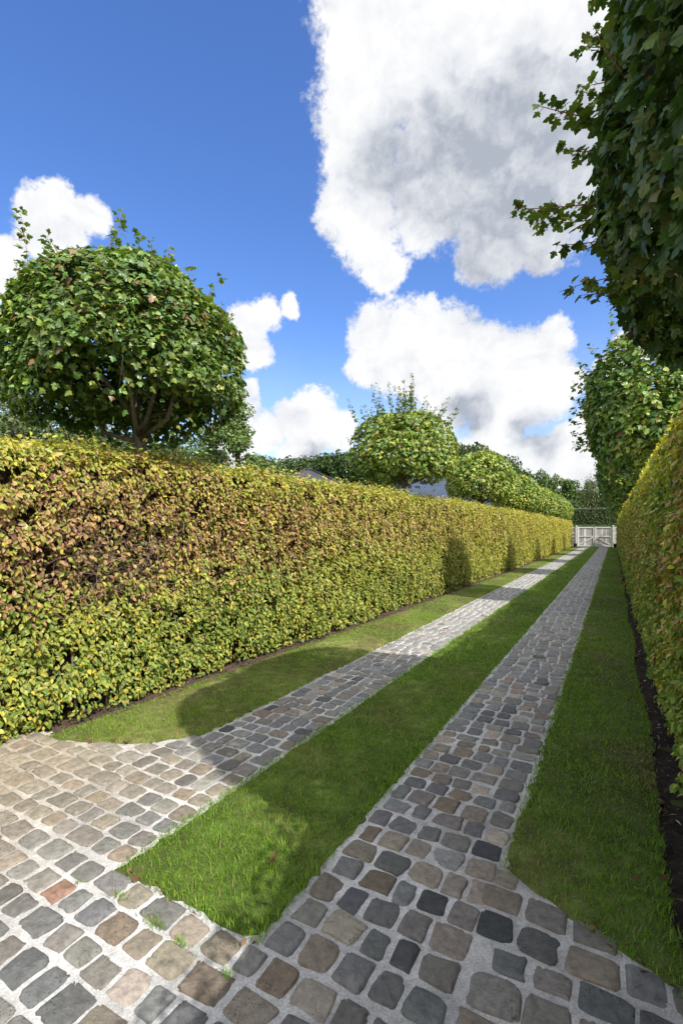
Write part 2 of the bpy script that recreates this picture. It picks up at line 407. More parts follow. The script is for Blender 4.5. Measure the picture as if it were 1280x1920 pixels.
# ------------------------------------------------------------------ hedges
PAL_H = np.array([(.135, .205, .034), (.290, .315, .060), (.44, .385, .06), (.40, .255, .11), (.23, .125, .07)])
PAL_R = PAL_H * 1.45  # same leaves, colour brightened to lift the shade on the right hedge
def gap_patch(Y, Z):   # bare brown patch of the left hedge
    return np.exp(-(((Y - 2.80) / .78) ** 2 + ((Z - 1.36 - .10 * (Y - 2.8)) / .34) ** 2) ** 1.3)
def left_weights(Y, Z, r):
    n = len(Y); P = np.stack([Y, Z * 1.6], 1)
    a = sn(P, 2.2, 31); b_ = sn(P, 6, 32)
    br = .12 + .52 * np.exp(-((Z - 1.72) / .46) ** 2) * np.interp(Y, [0, 4, 9, 16, 30], [.7, .9, 1.0, .6, .25]) + .16 * a + .10 * b_
    br += .55 * np.exp(-(((Y - 2.7) / 1.35) ** 2 + ((Z - 1.42) / .52) ** 2)) + .35 * np.exp(-(((Y - 5.5) / .35) ** 2 + ((Z - 1.5) / .6) ** 2))
    br += .20 * np.exp(-(((Y - 1.4) / .9) ** 2 + ((Z - 1.7) / .6) ** 2))
    br = np.clip(br, .02, 1.4) * np.clip((Z - .35) / .9, .12, 1)
    gr = np.clip(1.05 - .62 * Z + .25 * a, .06, 1) + .25 * np.clip((Z - 2.15) / .2, 0, 1)
    gr *= np.interp(Y, [5, 20, 40], [1, .6, .25]) * np.interp(Y, [0, 6, 9], [1.1, 1.0, .9])
    ye = .16 + .2 * np.clip(Z - 1.2, 0, 1) + np.interp(Y, [8, 22, 50], [0, .25, .5])
    yg = np.full(n, .52)
    return np.stack([gr * .5, yg, ye * 1.2, br * .85, br * .55 * np.interp(Y, [4, 12], [1, .35])], 1)
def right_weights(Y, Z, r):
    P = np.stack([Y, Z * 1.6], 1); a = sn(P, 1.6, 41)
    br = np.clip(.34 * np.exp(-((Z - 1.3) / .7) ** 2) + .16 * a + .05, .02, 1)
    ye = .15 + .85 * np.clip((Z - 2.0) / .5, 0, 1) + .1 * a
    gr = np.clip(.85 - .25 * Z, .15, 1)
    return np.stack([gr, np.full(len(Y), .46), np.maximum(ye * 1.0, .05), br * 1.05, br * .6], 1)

def hedge(name, label, face, side, ztop, depth, y0, y1, weights, bands, seed, gap=None, pal=PAL_H, mat=M_beech, leaf=.051):
    """side=+1: its visible face looks towards +X (left hedge); -1: towards -X"""
    r = np.random.default_rng(seed)
    root = empty(name, (0, 0, 0)); tag(root, label, 'hedge')
    g = MB()
    for (a, c, dens, sc_, fine) in bands:
        a, c = max(a, y0), min(c, y1)
        if c <= a: continue
        zt = float(np.mean([ztop(a), ztop(c)]))
        tv, tf = T_beech if fine else T_beech_far
        # face leaves in a shell some 0.2 m deep
        n = int((c - a) * zt * dens); Y = r.uniform(a, c, n); zt_ = ztop(Y)
        Z = r.uniform(.015, 1, n) * zt_; q = r.random(n)
        dep = np.where(q < .62, np.abs(r.normal(0, .030, n)), r.uniform(.02, .22, n))
        P2 = np.stack([Y, Z], 1)
        lump = .035 * sn(P2, 3.0, seed) + .030 * sn(P2, 11, seed + 1) + .03 * sn(P2, 24, seed + 2)
        rnd = .16 * np.clip((Z - zt_ + .22) / .22, 0, 1) ** 2 + .03 * np.clip((.30 - Z) / .3, 0, 1) ** 1.5
        out = face(Y) * 1.0 - side * (dep + rnd) + side * lump
        keep = np.ones(n, bool)
        if gap is not None:
            gp = gap(Y, Z); keep = r.random(n) > np.clip(gp * .95, 0, .62); out = out - side * gp * r.uniform(0, .16, n)
        hole = np.clip((sn(P2, 15, seed + 9) - .42) * 1.5, 0, 1)
        keep &= r.random(n) > hole * .85
        keep &= ~((Z < .17) & (r.random(n) < .38 + .4 * sn(np.stack([Y, Y], 1), 5, seed + 4)))
        o3 = np.array([side, 0, 0.0])
        nn = o3 * .85 + np.array([0, 0, .55]) + r.normal(0, .42, (n, 3)); tt = np.array([0, 0, -.75]) + o3 * .35 + r.normal(0, .62, (n, 3))
        P = np.stack([out, Y, Z], 1)
        # leaves of the flat top
        m = int((c - a) * depth * dens * .55); Yt = r.uniform(a, c, m); dx = r.uniform(.02, depth, m)
        T2 = np.stack([Yt, dx], 1)
        up = np.abs(r.normal(0, .05, m)) * (r.random(m) < .35) + np.where(r.random(m) < .03, r.uniform(0, .13, m), 0)
        Zt = ztop(Yt) - .07 * r.random(m) ** 2 + .035 * sn(T2, 4, seed + 5) + .03 * sn(T2, 13, seed + 6) + up - .14 * np.clip((.16 - dx) / .16, 0, 1) ** 2
        P = np.concatenate([P[keep], np.stack([face(Yt) - side * dx, Yt, Zt], 1)])
        nn = np.concatenate([nn[keep], np.array([0, 0, .9]) + o3 * .3 + r.normal(0, .45, (m, 3))])
        tt = np.concatenate([tt[keep], o3 * .4 + r.normal(0, .7, (m, 3)) + np.array([0, 0, .15])])
        # sparse back face
        e = int((c - a) * zt * dens * .22); Ye = r.uniform(a, c, e); Ze = r.uniform(.05, 1, e) * ztop(Ye)
        P = np.concatenate([P, np.stack([face(Ye) - side * (depth + r.normal(0, .03, e)), Ye, Ze], 1)])
        nn = np.concatenate([nn, -o3 + r.normal(0, .4, (e, 3))]); tt = np.concatenate([tt, np.array([0, 0, -1.]) + r.normal(0, .6, (e, 3))])
        X_, Y_, Z_ = frames(nn, tt)
        S = leaf * sc_ * r.uniform(.62, 1.25, len(P))
        C = pick(np.maximum(weights(P[:, 1], P[:, 2], r), 0) ** 1.55, pal, .16, r)
        curl = np.stack([S * r.uniform(.75, 1.1, len(P)), S, S * r.uniform(.4, 2.6, len(P))], 1)
        g.batch(tv, tf, P, X_, Y_, Z_, curl, C)
    g.build('foliage', mat, root)
    # inside: dark shell added to block light, plus stems and twigs
    w = MB()
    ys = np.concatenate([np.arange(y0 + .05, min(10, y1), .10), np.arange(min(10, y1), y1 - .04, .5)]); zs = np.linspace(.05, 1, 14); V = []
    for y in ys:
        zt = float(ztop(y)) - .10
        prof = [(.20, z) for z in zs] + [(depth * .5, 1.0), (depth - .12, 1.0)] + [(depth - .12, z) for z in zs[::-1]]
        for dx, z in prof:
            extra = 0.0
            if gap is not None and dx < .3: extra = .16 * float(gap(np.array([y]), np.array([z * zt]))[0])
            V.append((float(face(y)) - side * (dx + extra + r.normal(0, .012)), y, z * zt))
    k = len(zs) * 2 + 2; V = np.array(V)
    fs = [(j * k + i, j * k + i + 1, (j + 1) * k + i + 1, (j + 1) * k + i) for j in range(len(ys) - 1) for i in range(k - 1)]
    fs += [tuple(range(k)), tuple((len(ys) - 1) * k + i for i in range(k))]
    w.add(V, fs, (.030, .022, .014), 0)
    y = y0 + .1
    while y < min(y1, 26):
        x = float(face(y)) - side * r.uniform(.10, .2)
        w.tube([(x, y, -.03), (x + r.normal(0, .03), y + r.normal(0, .03), .3), (x - side * .05, y + r.normal(0, .06), .8)], [.016, .013, .008], 5, (.16, .13, .10), 1)
        y += r.uniform(.10, .34) * (1 if y < 12 else 2)
    if gap is not None:
        for _ in range(900):
            yy, zz = 2.8 + r.normal(0, .75), 1.36 + r.normal(0, .34)
            x = float(face(yy)) - side * r.uniform(.0, .20); d = nrm(np.array([side * r.uniform(-.1, .6), r.normal(0, 1), r.normal(.1, .7)])); ln = r.uniform(.06, .26)
            p0 = np.array([x, yy, zz]); p1 = p0 + d * ln * .5 + r.normal(0, .012, 3); p2 = p0 + d * ln
            cc = np.array((.25, .18, .13)) * r.uniform(.5, 1.3)
            w.tube([p0, p1, p2], [.0028, .0022, .0012], 3, cc, 1)
    for _ in range(260):     # soft shoots that stand out of the top
        yy = y0 + (y1 - y0) * r.random() ** 2; dx = r.uniform(.03, .5); zt = float(ztop(yy))
        p = np.array([float(face(yy)) - side * dx, yy, zt - .06]); q_ = p + np.array([r.normal(0, .05), r.normal(0, .05), r.uniform(.10, .24)])
        w.tube([p, (p + q_) / 2 + r.normal(0, .008, 3), q_], [.0022, .0018, .001], 3, (.25, .17, .10), 1)
    w.build('branchwork_core', [M_core, M_twig], root)
    return root

BANDS = [(-2, 5.2, 3500, 1.0, True), (5.2, 10, 2600, 1.04, True), (10, 17, 1500, 1.2, False), (17, 30, 600, 1.5, False), (30, 60, 330, 1.9, False)]
hedge('hedge', 'long yellow-green beech hedge with a bare brown patch, sunlit along the left of the drive', lface, 1,
      lambda y: np.interp(y, [-2, 3, 8, 20, 52], [2.30, 2.34, 2.38, 2.46, 2.55]), 1.1, -.6, 51.6, left_weights, BANDS, 51, gap_patch)
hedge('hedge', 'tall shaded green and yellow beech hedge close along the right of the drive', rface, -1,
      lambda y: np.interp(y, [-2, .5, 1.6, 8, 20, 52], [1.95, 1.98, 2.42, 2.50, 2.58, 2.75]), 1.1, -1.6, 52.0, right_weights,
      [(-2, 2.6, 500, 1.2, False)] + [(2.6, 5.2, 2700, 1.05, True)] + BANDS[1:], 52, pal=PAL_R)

# ------------------------------------------------------------------ clipped maples
def superell(r, n, R3, p):
    d = nrm(r.normal(size=(n, 3)))
    k = (np.abs(d / R3) ** p).sum(1) ** (-1 / p)
    return d * k[:, None], d
PAL_M = np.array([(.085, .160, .034), (.135, .215, .040), (.205, .270, .048), (.28, .28, .06), (.21, .11, .06)])
def shoot_geo(g, r, p, d, ln, leaf, tm, pal_w, droop=.25):
    """one leafy shoot: a thin curved stem with pairs of maple leaves"""
    d = nrm(np.array(d, float)); n = 7; t = np.linspace(0, 1, n)[:, None]
    bend = r.normal(0, .10, 3) * ln
    pts = np.array(p)[None] + d[None] * ln * t + bend[None] * (t * (1 - t) * 2) + np.array([0, 0, .18 * ln]) * (t ** 2)
    g.tube(pts, np.linspace(.0048, .0014, n), 4, np.array((.24, .12, .08)) * r.uniform(.7, 1.2), 1)
    m = max(8, int(ln / (leaf * .22)))
    tt = np.sort(r.uniform(.22, 1.0, m)); base = np.array([pts[min(int(q * (n - 1)), n - 2)] * (1 - (q * (n - 1)) % 1) + pts[min(int(q * (n - 1)) + 1, n - 1)] * ((q * (n - 1)) % 1) for q in tt])
    sdir = nrm(np.cross(d[None], r.normal(size=(m, 3)))); pet = leaf * r.uniform(.25, .6, m)[:, None]
    P = base + (sdir * .8 + d * .5) * pet
    nn = np.array([0, 0, .8]) + r.normal(0, .45, (m, 3)) + d * .2; ty = sdir * .8 + d * .5 + np.array([0, 0, -droop]) + r.normal(0, .2, (m, 3))
    X_, Y_, Z_ = frames(nn, ty)
    S = leaf * (1.05 - .5 * tt) * r.uniform(.75, 1.15, m)
    g.batch(tm[0], tm[1], P, X_, Y_, Z_, S, pick(np.repeat(np.array(pal_w)[None], m, 0), PAL_M, .2, r), 0)
    for i in range(0, m, 2): g.tube([base[i], P[i]], [.0012, .001], 3, (.22, .10, .07), 1)

def maple(name, label, loc, cz, R3, p, nleaf, leaf, tm, seed, off=(0, 0), shoots=(), pal_w=(.42, .36, .14, .04, .02), hollow=True, brown=(), group='clipped maples standing in the hedges', nshort=60, sleaf=None, pal=PAL_M, open_dir=None):
    sleaf = sleaf or leaf * 1.05
    r = np.random.default_rng(seed)
    root = empty(name, loc); tag(root, label, 'tree', group)
    R3 = np.array(R3, float); C0 = np.array([off[0], off[1], cz])
    # crown
    g = MB()
    S, d = superell(r, nleaf, R3, p)
    q = r.random(nleaf); k = np.where(q < .58, 1 - np.abs(r.normal(0, .035, nleaf)), r.uniform(.55, .97, nleaf))
    lump = 1 + .035 * sn(d, 4, seed) + .03 * sn(d, 9, seed + 1)
    P = S * (k * lump)[:, None]
    keep = r.random(nleaf) > np.clip((sn(d, 14, seed + 2) - .35) * 1.6, 0, .8) * (k > .8)
    if hollow:
        low = np.clip((-P[:, 2] / R3[2] - .38) / .35, 0, 1); rad = np.hypot(P[:, 0] / R3[0], P[:, 1] / R3[1])
        keep &= ~((low > 0) & (r.random(nleaf) < low * np.clip(2.0 - rad * 1.65, .12, .985)))
    if open_dir is not None:
        f = d[:, 0] * open_dir[0] + d[:, 1] * open_dir[1]; hz = P[:, 2] / R3[2]
        keep &= ~((f > .0) & (hz < -.30 - .45 * (1 - np.clip(f, 0, 1)) ** 1.0 + .16 * sn(d, 6, seed + 6)) & (r.random(nleaf) < .88))
    P, d, k = P[keep], d[keep], k[keep]; m = len(P)
    nn = d * .75 + np.array([0, 0, .55]) + r.normal(0, .5, (m, 3)); tt = np.array([0, 0, -.6]) + d * .45 + r.normal(0, .65, (m, 3))
    X_, Y_, Z_ = frames(nn, tt)
    sz = leaf * r.uniform(.6, 1.2, m)
    w = np.repeat(np.array(pal_w)[None], m, 0); w[:, 2:4] *= np.exp(.9 * sn(d, 5, seed + 4))[:, None]; w[:, 0] *= np.exp(.5 * sn(d, 7, seed + 3))
    for (bx, by, bz, br) in brown:
        w[:, 4] += .28 * np.exp(-(((d - nrm(np.array([bx, by, bz]))) / br) ** 2).sum(1))
    C = pick(w, pal, .2, r)
    g.batch(tm[0], tm[1], P + C0, X_, Y_, Z_, np.stack([sz, sz, sz * r.uniform(.5, 1.8, m)], 1), C, 0)
    for _ in range(nshort):     # short new growth all over the clipped surface
        s, dd = superell(r, 1, R3 * .97, p)
        if dd[0, 2] < -.35: continue
        shoot_geo(g, r, s[0] + C0, dd[0] * .8 + np.array([0, 0, .5]) + r.normal(0, .3, 3), r.uniform(.08, .2) * (R3[0] / 1.15), leaf * .7, T_maple_s, (.25, .4, .3, .05, 0))
    g.build('crown', [M_maple, M_twig], root)
    # trunk and limbs
    t = MB(); zf = cz - R3[2] * .80
    ztop = cz + R3[2] * .35
    t.tube([(0, 0, -.05), (.01, 0, .6), (-.01, .01, zf), (off[0] * .5, off[1] * .5, (zf + ztop) / 2), (off[0], off[1], ztop)], [.085, .07, .062, .045, .015], 9, (.15, .125, .10))
    t.build('trunk', M_bark, root)
    nb = 9
    for i in range(nb):
        a = i * 2.4 + r.uniform(-.4, .4); st = zf - r.uniform(.05, .15) + .05 * (i % 4); l = MB()
        e = np.array([math.cos(a) * R3[0] * .8 + off[0], math.sin(a) * R3[1] * .8 + off[1], cz + R3[2] * r.uniform(-.45, .45)])
        s0 = np.array([0, 0, st]); m1 = s0 * .62 + e * .38 + np.array([0, 0, -.06]) + r.normal(0, .05, 3); m2 = s0 * .3 + e * .7 + r.normal(0, .05, 3)
        l.tube([s0, m1, m2, e], [.030, .024, .017, .006], 6, (.17, .14, .11))
        for _ in range(3):
            u = r.uniform(.35, .9); p0 = m1 * (1 - u) + m2 * u; l.tube([p0, p0 + r.normal(0, .12, 3) + (e - s0) * .12, p0 + r.normal(0, .16, 3) + (e - s0) * .3], [.010, .007, .003], 4, (.17, .14, .11))
        l.build('branch', M_bark, root)
    for (dx, dy, dz, ln, tx, ty, tz) in shoots:
        s = MB(); dd = nrm(np.array([dx, dy, dz], float)); kk = (np.abs(dd / R3) ** p).sum() ** (-1 / p)
        shoot_geo(s, r, dd * kk * .93 + C0, (tx, ty, tz), ln, sleaf, T_maple if leaf < .09 else T_maple_s, (.3, .4, .24, .06, 0))
        s.build('shoot', [M_maple, M_twig], root)
    return root

LROW, LX = [3.40, 10.8, 18.4, 25.9, 33.3, 40.8, 48.2], -4.4
RROW, RX = [3.4, 10.95, 18.5, 26.0, 33.4, 40.9, 48.4], .8
# toward-camera direction of the left trees is (+x,-y)
sh1 = [(.05, -.2, 1, .62, .02, .1, 1), (.25, .25, .95, .40, .3, .1, 1), (-.10, .0, 1, .30, -.1, 0, 1), (.55, .60, .62, .34, .2, .3, 1), (-.55, -.75, .62, .62, -.05, -.1, 1), (-.4, -.6, .7, .35, 0, 0, 1), (.35, .45, .85, .32, .3, .3, 1), (.2, .0, 1, .38, .2, -.1, .9)]
maple('maple_tree', 'large round-headed maple with dark open underside and visible limbs, nearest over the left hedge', (LX, LROW[0], 0), 3.36, (1.06, 1.06, .86), 2.7, 37000, .058, T_maple, 61, (.02, -.16), sh1,
      brown=[(.55, -.8, .25, .16), (.35, -.85, .45, .14), (.9, .1, .3, .10)], nshort=55, sleaf=.082, open_dir=(.79, -.61), pal=PAL_M * .95)
r2 = np.random.default_rng(5)
sh2 = []
for i in range(46):
    a = r2.uniform(0, 6.283); e = r2.uniform(.05, .95) ** .7; dd = (math.cos(a) * e, math.sin(a) * e, 1.02 - .62 * e)
    sh2.append((*dd, r2.uniform(.35, .85) * (1.05 - .25 * e), dd[0] * .75, dd[1] * .75, 1))
maple('maple_tree', 'round clipped maple with a crest of long feathery shoots on top, over the left hedge', (LX, LROW[1], 0), 3.5, (1.16, 1.16, .88), 2.6, 12000, .090, T_maple_s, 62, (0, 0), sh2, pal_w=(.22, .40, .32, .06, .01), nshort=30, sleaf=.066, pal=PAL_M * np.array([1.2, 1.12, 1.0]))
T3 = maple('maple_tree', 'dense yellow-green round clipped maple without long shoots, third over the left hedge', (LX, LROW[2], 0), 3.50, (1.22, 1.22, 1.05), 2.3, 9000, .105, T_maple_s, 63, (0, 0), [(.1, .1, 1, .35, .1, 0, 1), (-.2, .3, .9, .3, 0, .1, 1)], pal_w=(.18, .38, .36, .10, .01), nshort=50, sleaf=.08, pal=PAL_M * np.array([1.35, 1.22, 1.0]))
ordn = ['fourth', 'fifth', 'sixth', 'seventh']
for i, y in enumerate(LROW[3:]):
    o = copy_tree(T3, (LX, y, 0), 1.3 * (i + 1), (1.0, 1.0, .98))
    o['label'] = ['fourth', 'fifth', 'sixth', 'seventh and farthest'][i] + ' round clipped maple from the front in the row over the left hedge'

shr = []
# long shoots of the near right tree reach out over the drive (towards -x)
for (y, z, ln, tz, ty) in ((2.45, 4.05, .42, .25, .2), (2.5, 3.95, .34, .0, .1), (2.55, 3.72, .36, .15, .0), (2.6, 3.58, .30, .2, .1), (2.55, 3.35, .40, .40, -.1), (2.6, 3.28, .28, .3, .2), (2.6, 3.05, .50, .12, .1), (2.6, 2.98, .42, .02, .0), (2.8, 3.0, .36, .06, .2), (2.8, 2.62, .36, .10, .3), (2.7, 2.56, .44, .02, .0), (3.0, 2.7, .24, .2, .3), (2.3, 4.2, .40, .5, .1), (3.3, 3.4, .30, .3, -.1)):
    shr.append((-1.15, (y - 2.75) * 1.0, (z - 3.4), ln * (.52 if z > 3.4 else .95), -1, ty, tz))
maple('maple_tree', 'dark shaded maple overhanging from the top right corner with long shoots over the drive', (1.12, 2.42, 0), 3.27, (1.15, 1.62, 1.05), 2.8, 44000, .055, T_maple, 71, (.0, .0), shr, pal_w=(.62, .28, .07, .02, .01), hollow=False, nshort=70, sleaf=.060, pal=PAL_M * np.array([.72, .74, .9]))  # leaf palette darkened and cooled: the crown's shade is put into the colour
R2 = maple('maple_tree', 'tall oval maple with small twigs on its left side above the right hedge', (RX, RROW[1], 0), 3.9, (1.16, 1.2, 1.65), 2.3, 11000, .115, T_maple_s, 72, (-.10, 0),
      [(-1, -.2 + .08 * i, .9 - .2 * i, .42, -1, 0, .45 - .07 * i) for i in range(8)] + [(-.9, .1, -.55, .45, -1, 0, .1), (-.5, -.3, 1, .5, -.3, 0, 1), (-.2, -.5, 1, .5, 0, -.2, 1), (-.7, -.4, .7, .45, -.5, 0, 1)], pal_w=(.5, .32, .12, .05, .01), nshort=140, pal=PAL_M * 1.2)
for i, y in enumerate(RROW[2:]):
    o = copy_tree(R2, (RX, y, 0), 1.1 * (i + 1), (1, 1, .95))
    o['label'] = ['third', 'fourth', 'fifth', 'sixth', 'seventh and farthest'][i] + ' oval maple from the front in the row over the right hedge'

# ------------------------------------------------------------------ far trees
def far_tree(name, h, rad, base_z, nleaf, leaf, pal, seed, kind='round'):
    """tree built at origin: trunk, limbs and a clumped crown"""
    r = np.random.default_rng(seed); root = empty(name)
    g = MB(); nb = 26 if kind != 'slim' else 44
    cz = (base_z + h) / 2; rz = (h - base_z) / 2
    cl = []
    for i in range(nb):
        d = nrm(r.normal(size=3)); k = r.uniform(.35, .88)
        if kind == 'weep': d[2] *= 1.0
        c = np.array([d[0] * rad * k, d[1] * rad * k, cz + d[2] * rz * k])
        if kind == 'slim': c[:2] *= np.clip((h - c[2]) / rz, .25, 1.0)
        cl.append((c, r.uniform(.24, .42) * rad * (1 if kind != 'slim' else .8)))
    per = nleaf // nb
    for c, s in cl:
        d = nrm(r.normal(size=(per, 3))); k = r.uniform(.35, 1.1, per) ** .6
        P = c + d * (k * s)[:, None] * np.array([1, 1, .85 if kind != 'weep' else 1.7])
        if kind == 'weep': P[:, 2] -= r.random(per) ** 2 * s * 1.2
        nn = d * .6 + np.array([0, 0, .5]) + r.normal(0, .5, (per, 3)); tt = np.array([0, 0, -.5 if kind != 'weep' else -2.0]) + r.normal(0, .7, (per, 3))
        X_, Y_, Z_ = frames(nn, tt); S = leaf * r.uniform(.6, 1.4, per)
        w = np.repeat(np.array([[.45, .35, .2]]), per, 0) * np.exp(r.normal(0, .4, 3))[None]
        g.batch(T_beech_far[0], T_beech_far[1], P, X_, Y_, Z_, np.stack([S * (1.3 if kind != 'weep' else .6), S, S], 1), pick(w, pal, .2, r))
    g.build('crown', M_far, root)
    t = MB(); t.tube([(0, 0, -.1), (.02 * h, 0, h * .3), (-.01 * h, .01 * h, h * .6), (0, 0, h * .9)], [h * .022, h * .018, h * .011, h * .003], 8, (.10, .085, .07))
    for c, s in cl[:14]:
        s0 = np.array([0, 0, max(base_z * .8, c[2] - rad * .8)]); t.tube([s0, (s0 + c) / 2 + np.array([0, 0, -.05 * rad]), c], [h * .008, h * .006, h * .002], 5, (.10, .085, .07))
    t.build('trunk', M_bark, root)
    return root
def at(px, d):
    """a point on the ground at photo column px and depth d metres"""
    u = (px - 640) / F * d
    return (u * CT - d * ST, u * ST + d * CT, 0)
def ztop_at(py, d): return H + (HOR - py) / F * d
PAL_OAK = [(.035, .068, .020), (.055, .095, .024), (.085, .120, .032)]
PAL_MID = [(.05, .095, .024), (.08, .13, .03), (.12, .165, .04)]
PAL_GREY = [(.085, .115, .050), (.12, .15, .062), (.16, .185, .08)]
protos = {
    'oak': far_tree('oak_tree', 10, 4.2, 1.6, 9000, .34, PAL_OAK, 81),
    'mid': far_tree('broadleaf_tree', 10, 3.6, .8, 9000, .32, PAL_MID, 82),
    'grey': far_tree('willow_tree', 10, 3.4, .6, 14000, .26, PAL_GREY, 83, 'weep'),
    'slim': far_tree('poplar_tree', 10, 1.7, .1, 12000, .13, [(.10, .16, .05), (.14, .20, .06), (.18, .24, .08)], 84, 'slim'),
    'fine': far_tree('broadleaf_tree', 10, 3.6, .6, 15000, .17, [(.07, .115, .035), (.10, .15, .045), (.14, .185, .06)], 86),
}
far = [
    ('fine', 60, 26, 735, 1.0, 'green tree in the gap between hedge and biggest round maple, beside grey-green willow'),
    ('fine', 190, 30, 770, .9, 'green broadleaf tree filling the gap left of the biggest round maple trunk'),
    # kind, px, depth, top row in the photo, width factor, label
    ('grey', 20, 17, 722, 1.2, 'grey-green bushy willow low behind the left hedge at the left photo edge'),
    ('grey', 130, 19, 765, 1.2, 'low grey-green willow under the biggest round maple, left of its trunk'),
    ('fine', 330, 20, 785, 1.1, 'mid green tree under the biggest round maple, right of its trunk'),
    ('slim', 446, 19, 728, 1.0, 'slender loose-leaved poplar against white cloud right of the biggest round maple'),
    ('slim', 395, 21, 800, 1.2, 'lower slender poplar tucked between biggest round maple and taller poplar'),
    ('oak', 500, 85, 856, .72, 'leftmost dark oak of the distant row left of the grey tiled roof'),
    ('oak', 548, 88, 856, .66, 'dark oak of the distant row directly behind the grey tiled roof peak'),
    ('oak', 592, 86, 852, .70, 'dark oak of the distant row just right of the grey roof peak'),
    ('oak', 634, 84, 846, .74, 'tallest dark oak of the distant row, beside the shoot-topped maple'),
    ('oak', 690, 88, 850, .74, 'dark distant oak mostly hidden by the left side of the shoot-topped maple'),
    ('oak', 770, 80, 842, .74, 'dark distant oak hidden behind the middle of the shoot-topped maple'),
    ('oak', 868, 62, 828, .62, 'dark oak rising between the shoot-topped maple and the third round maple'),
    ('grey', 850, 44, 850, .55, 'olive grey willow just right of the shoot-topped maple'),
    ('oak', 925, 70, 852, .62, 'dark oak peeping over the right shoulder of the third round maple'),
    ('oak', 972, 78, 872, .66, 'dark oak standing above the fourth round maple'),
    ('mid', 1000, 84, 888, .66, 'green broadleaf tree above the fifth round maple in the lane-end wood'),
    ('mid', 1032, 90, 897, .7, 'green broadleaf tree above the sixth round maple in the lane-end wood'),
    ('mid', 1062, 88, 903, .7, 'green broadleaf tree left of the big willow beyond the gate'),
    ('grey', 1122, 74, 868, .74, 'big drooping grey-green willow standing beyond the white gate'),
    ('mid', 1090, 95, 905, .8, 'broadleaf tree behind the left flank of the big willow'),
    ('oak', 1152, 64, 905, .5, 'dark narrow oak between the big willow and the right row of maples'),
    ('oak', 1180, 80, 880, .7, 'dark oak beyond the gate behind the right row of maples'),
]
used = set()
for kind, px, d, py, wf, lab in far:
    hh = ztop_at(py, d) * 1.07; s = hh / 10.0
    if kind in used:
        o = copy_tree(protos[kind], at(px, d), rng.uniform(0, 6.28))
    else:
        o = protos[kind]; used.add(kind); o.location = at(px, d)
    o.scale = (s * wf * rng.uniform(.95, 1.05) * 1.25, s * wf * rng.uniform(.95, 1.05) * 1.25, s)
    tag(o, lab, 'tree', 'trees beyond the hedges and the gate')
pb = far_tree('purple_shrub', 3.6, 1.2, .3, 2600, .13, [(.075, .022, .035), (.11, .035, .045), (.05, .02, .03)], 85)
pb.location = at(833, 27); tag(pb, 'purple-leaved shrub peeping over the left hedge beside a blue-grey roof', 'shrub')

# ------------------------------------------------------------------ tall hedge, low hedge and wire beyond the gate
def back_hedge(name, label, cx, y, half, z, depth, pal, seed, leaf, n):
    r = np.random.default_rng(seed); root = empty(name, (cx, y, 0)); tag(root, label, 'hedge')
    g = MB(); X = r.uniform(-half, half, n); top = r.random(n) < .3; Z = np.where(top, z, r.uniform(.05, 1, n) * z)
    P2 = np.stack([X, Z], 1); Y = np.where(top, r.uniform(0, depth, n), np.abs(r.normal(0, .06, n)) + .05 * sn(P2, 3, seed)); Z = Z + np.where(top, r.normal(0, .05, n), 0)
    nn = np.where(top[:, None], np.array([0, 0, 1.0]), np.array([0, -.8, .5])) + r.normal(0, .4, (n, 3)); tt = np.array([0, -.3, -.8]) + r.normal(0, .6, (n, 3))
    X_, Y_, Z_ = frames(nn, tt)
    g.batch(T_beech_far[0], T_beech_far[1], np.stack([X, Y, Z], 1), X_, Y_, Z_, leaf * r.uniform(.6, 1.3, n), pick(np.repeat([[.4, .4, .2]], n, 0), pal, .2, r))
    g.build('foliage', M_far, root)
    w = MB(); w.box(-half + .05, half - .05, .12, depth - .05, 0, z - .08, (.02, .025, .012)); w.build('branchwork_core', M_core, root)
back_hedge('hedge', 'tall dark green clipped hedge closing the view beyond the white gate', -2.5, 59.5, 9, 4.0, 1.2, PAL_OAK, 91, .16, 9000)
back_hedge('hedge', 'low bright green hedge whose top shows just over the white gate', -1.6, 54.6, 4.2, 2.12, .9, PAL_MID, 92, .12, 5000)
w = MB(); w.tube([(-10, 60.9, 4.14), (-1, 60.9, 4.12), (6, 60.9, 4.14)], .013, 6, (.55, .55, .52))
for x in (-9.5, -2.6, 5.5): w.tube([(x, 60.9, 0), (x, 60.9, 4.14)], .02, 6, (.3, .3, .3))
tag(w.build('wire_rail', M_metal), 'thin pale rail running along the top of the tall dark hedge', 'rail')

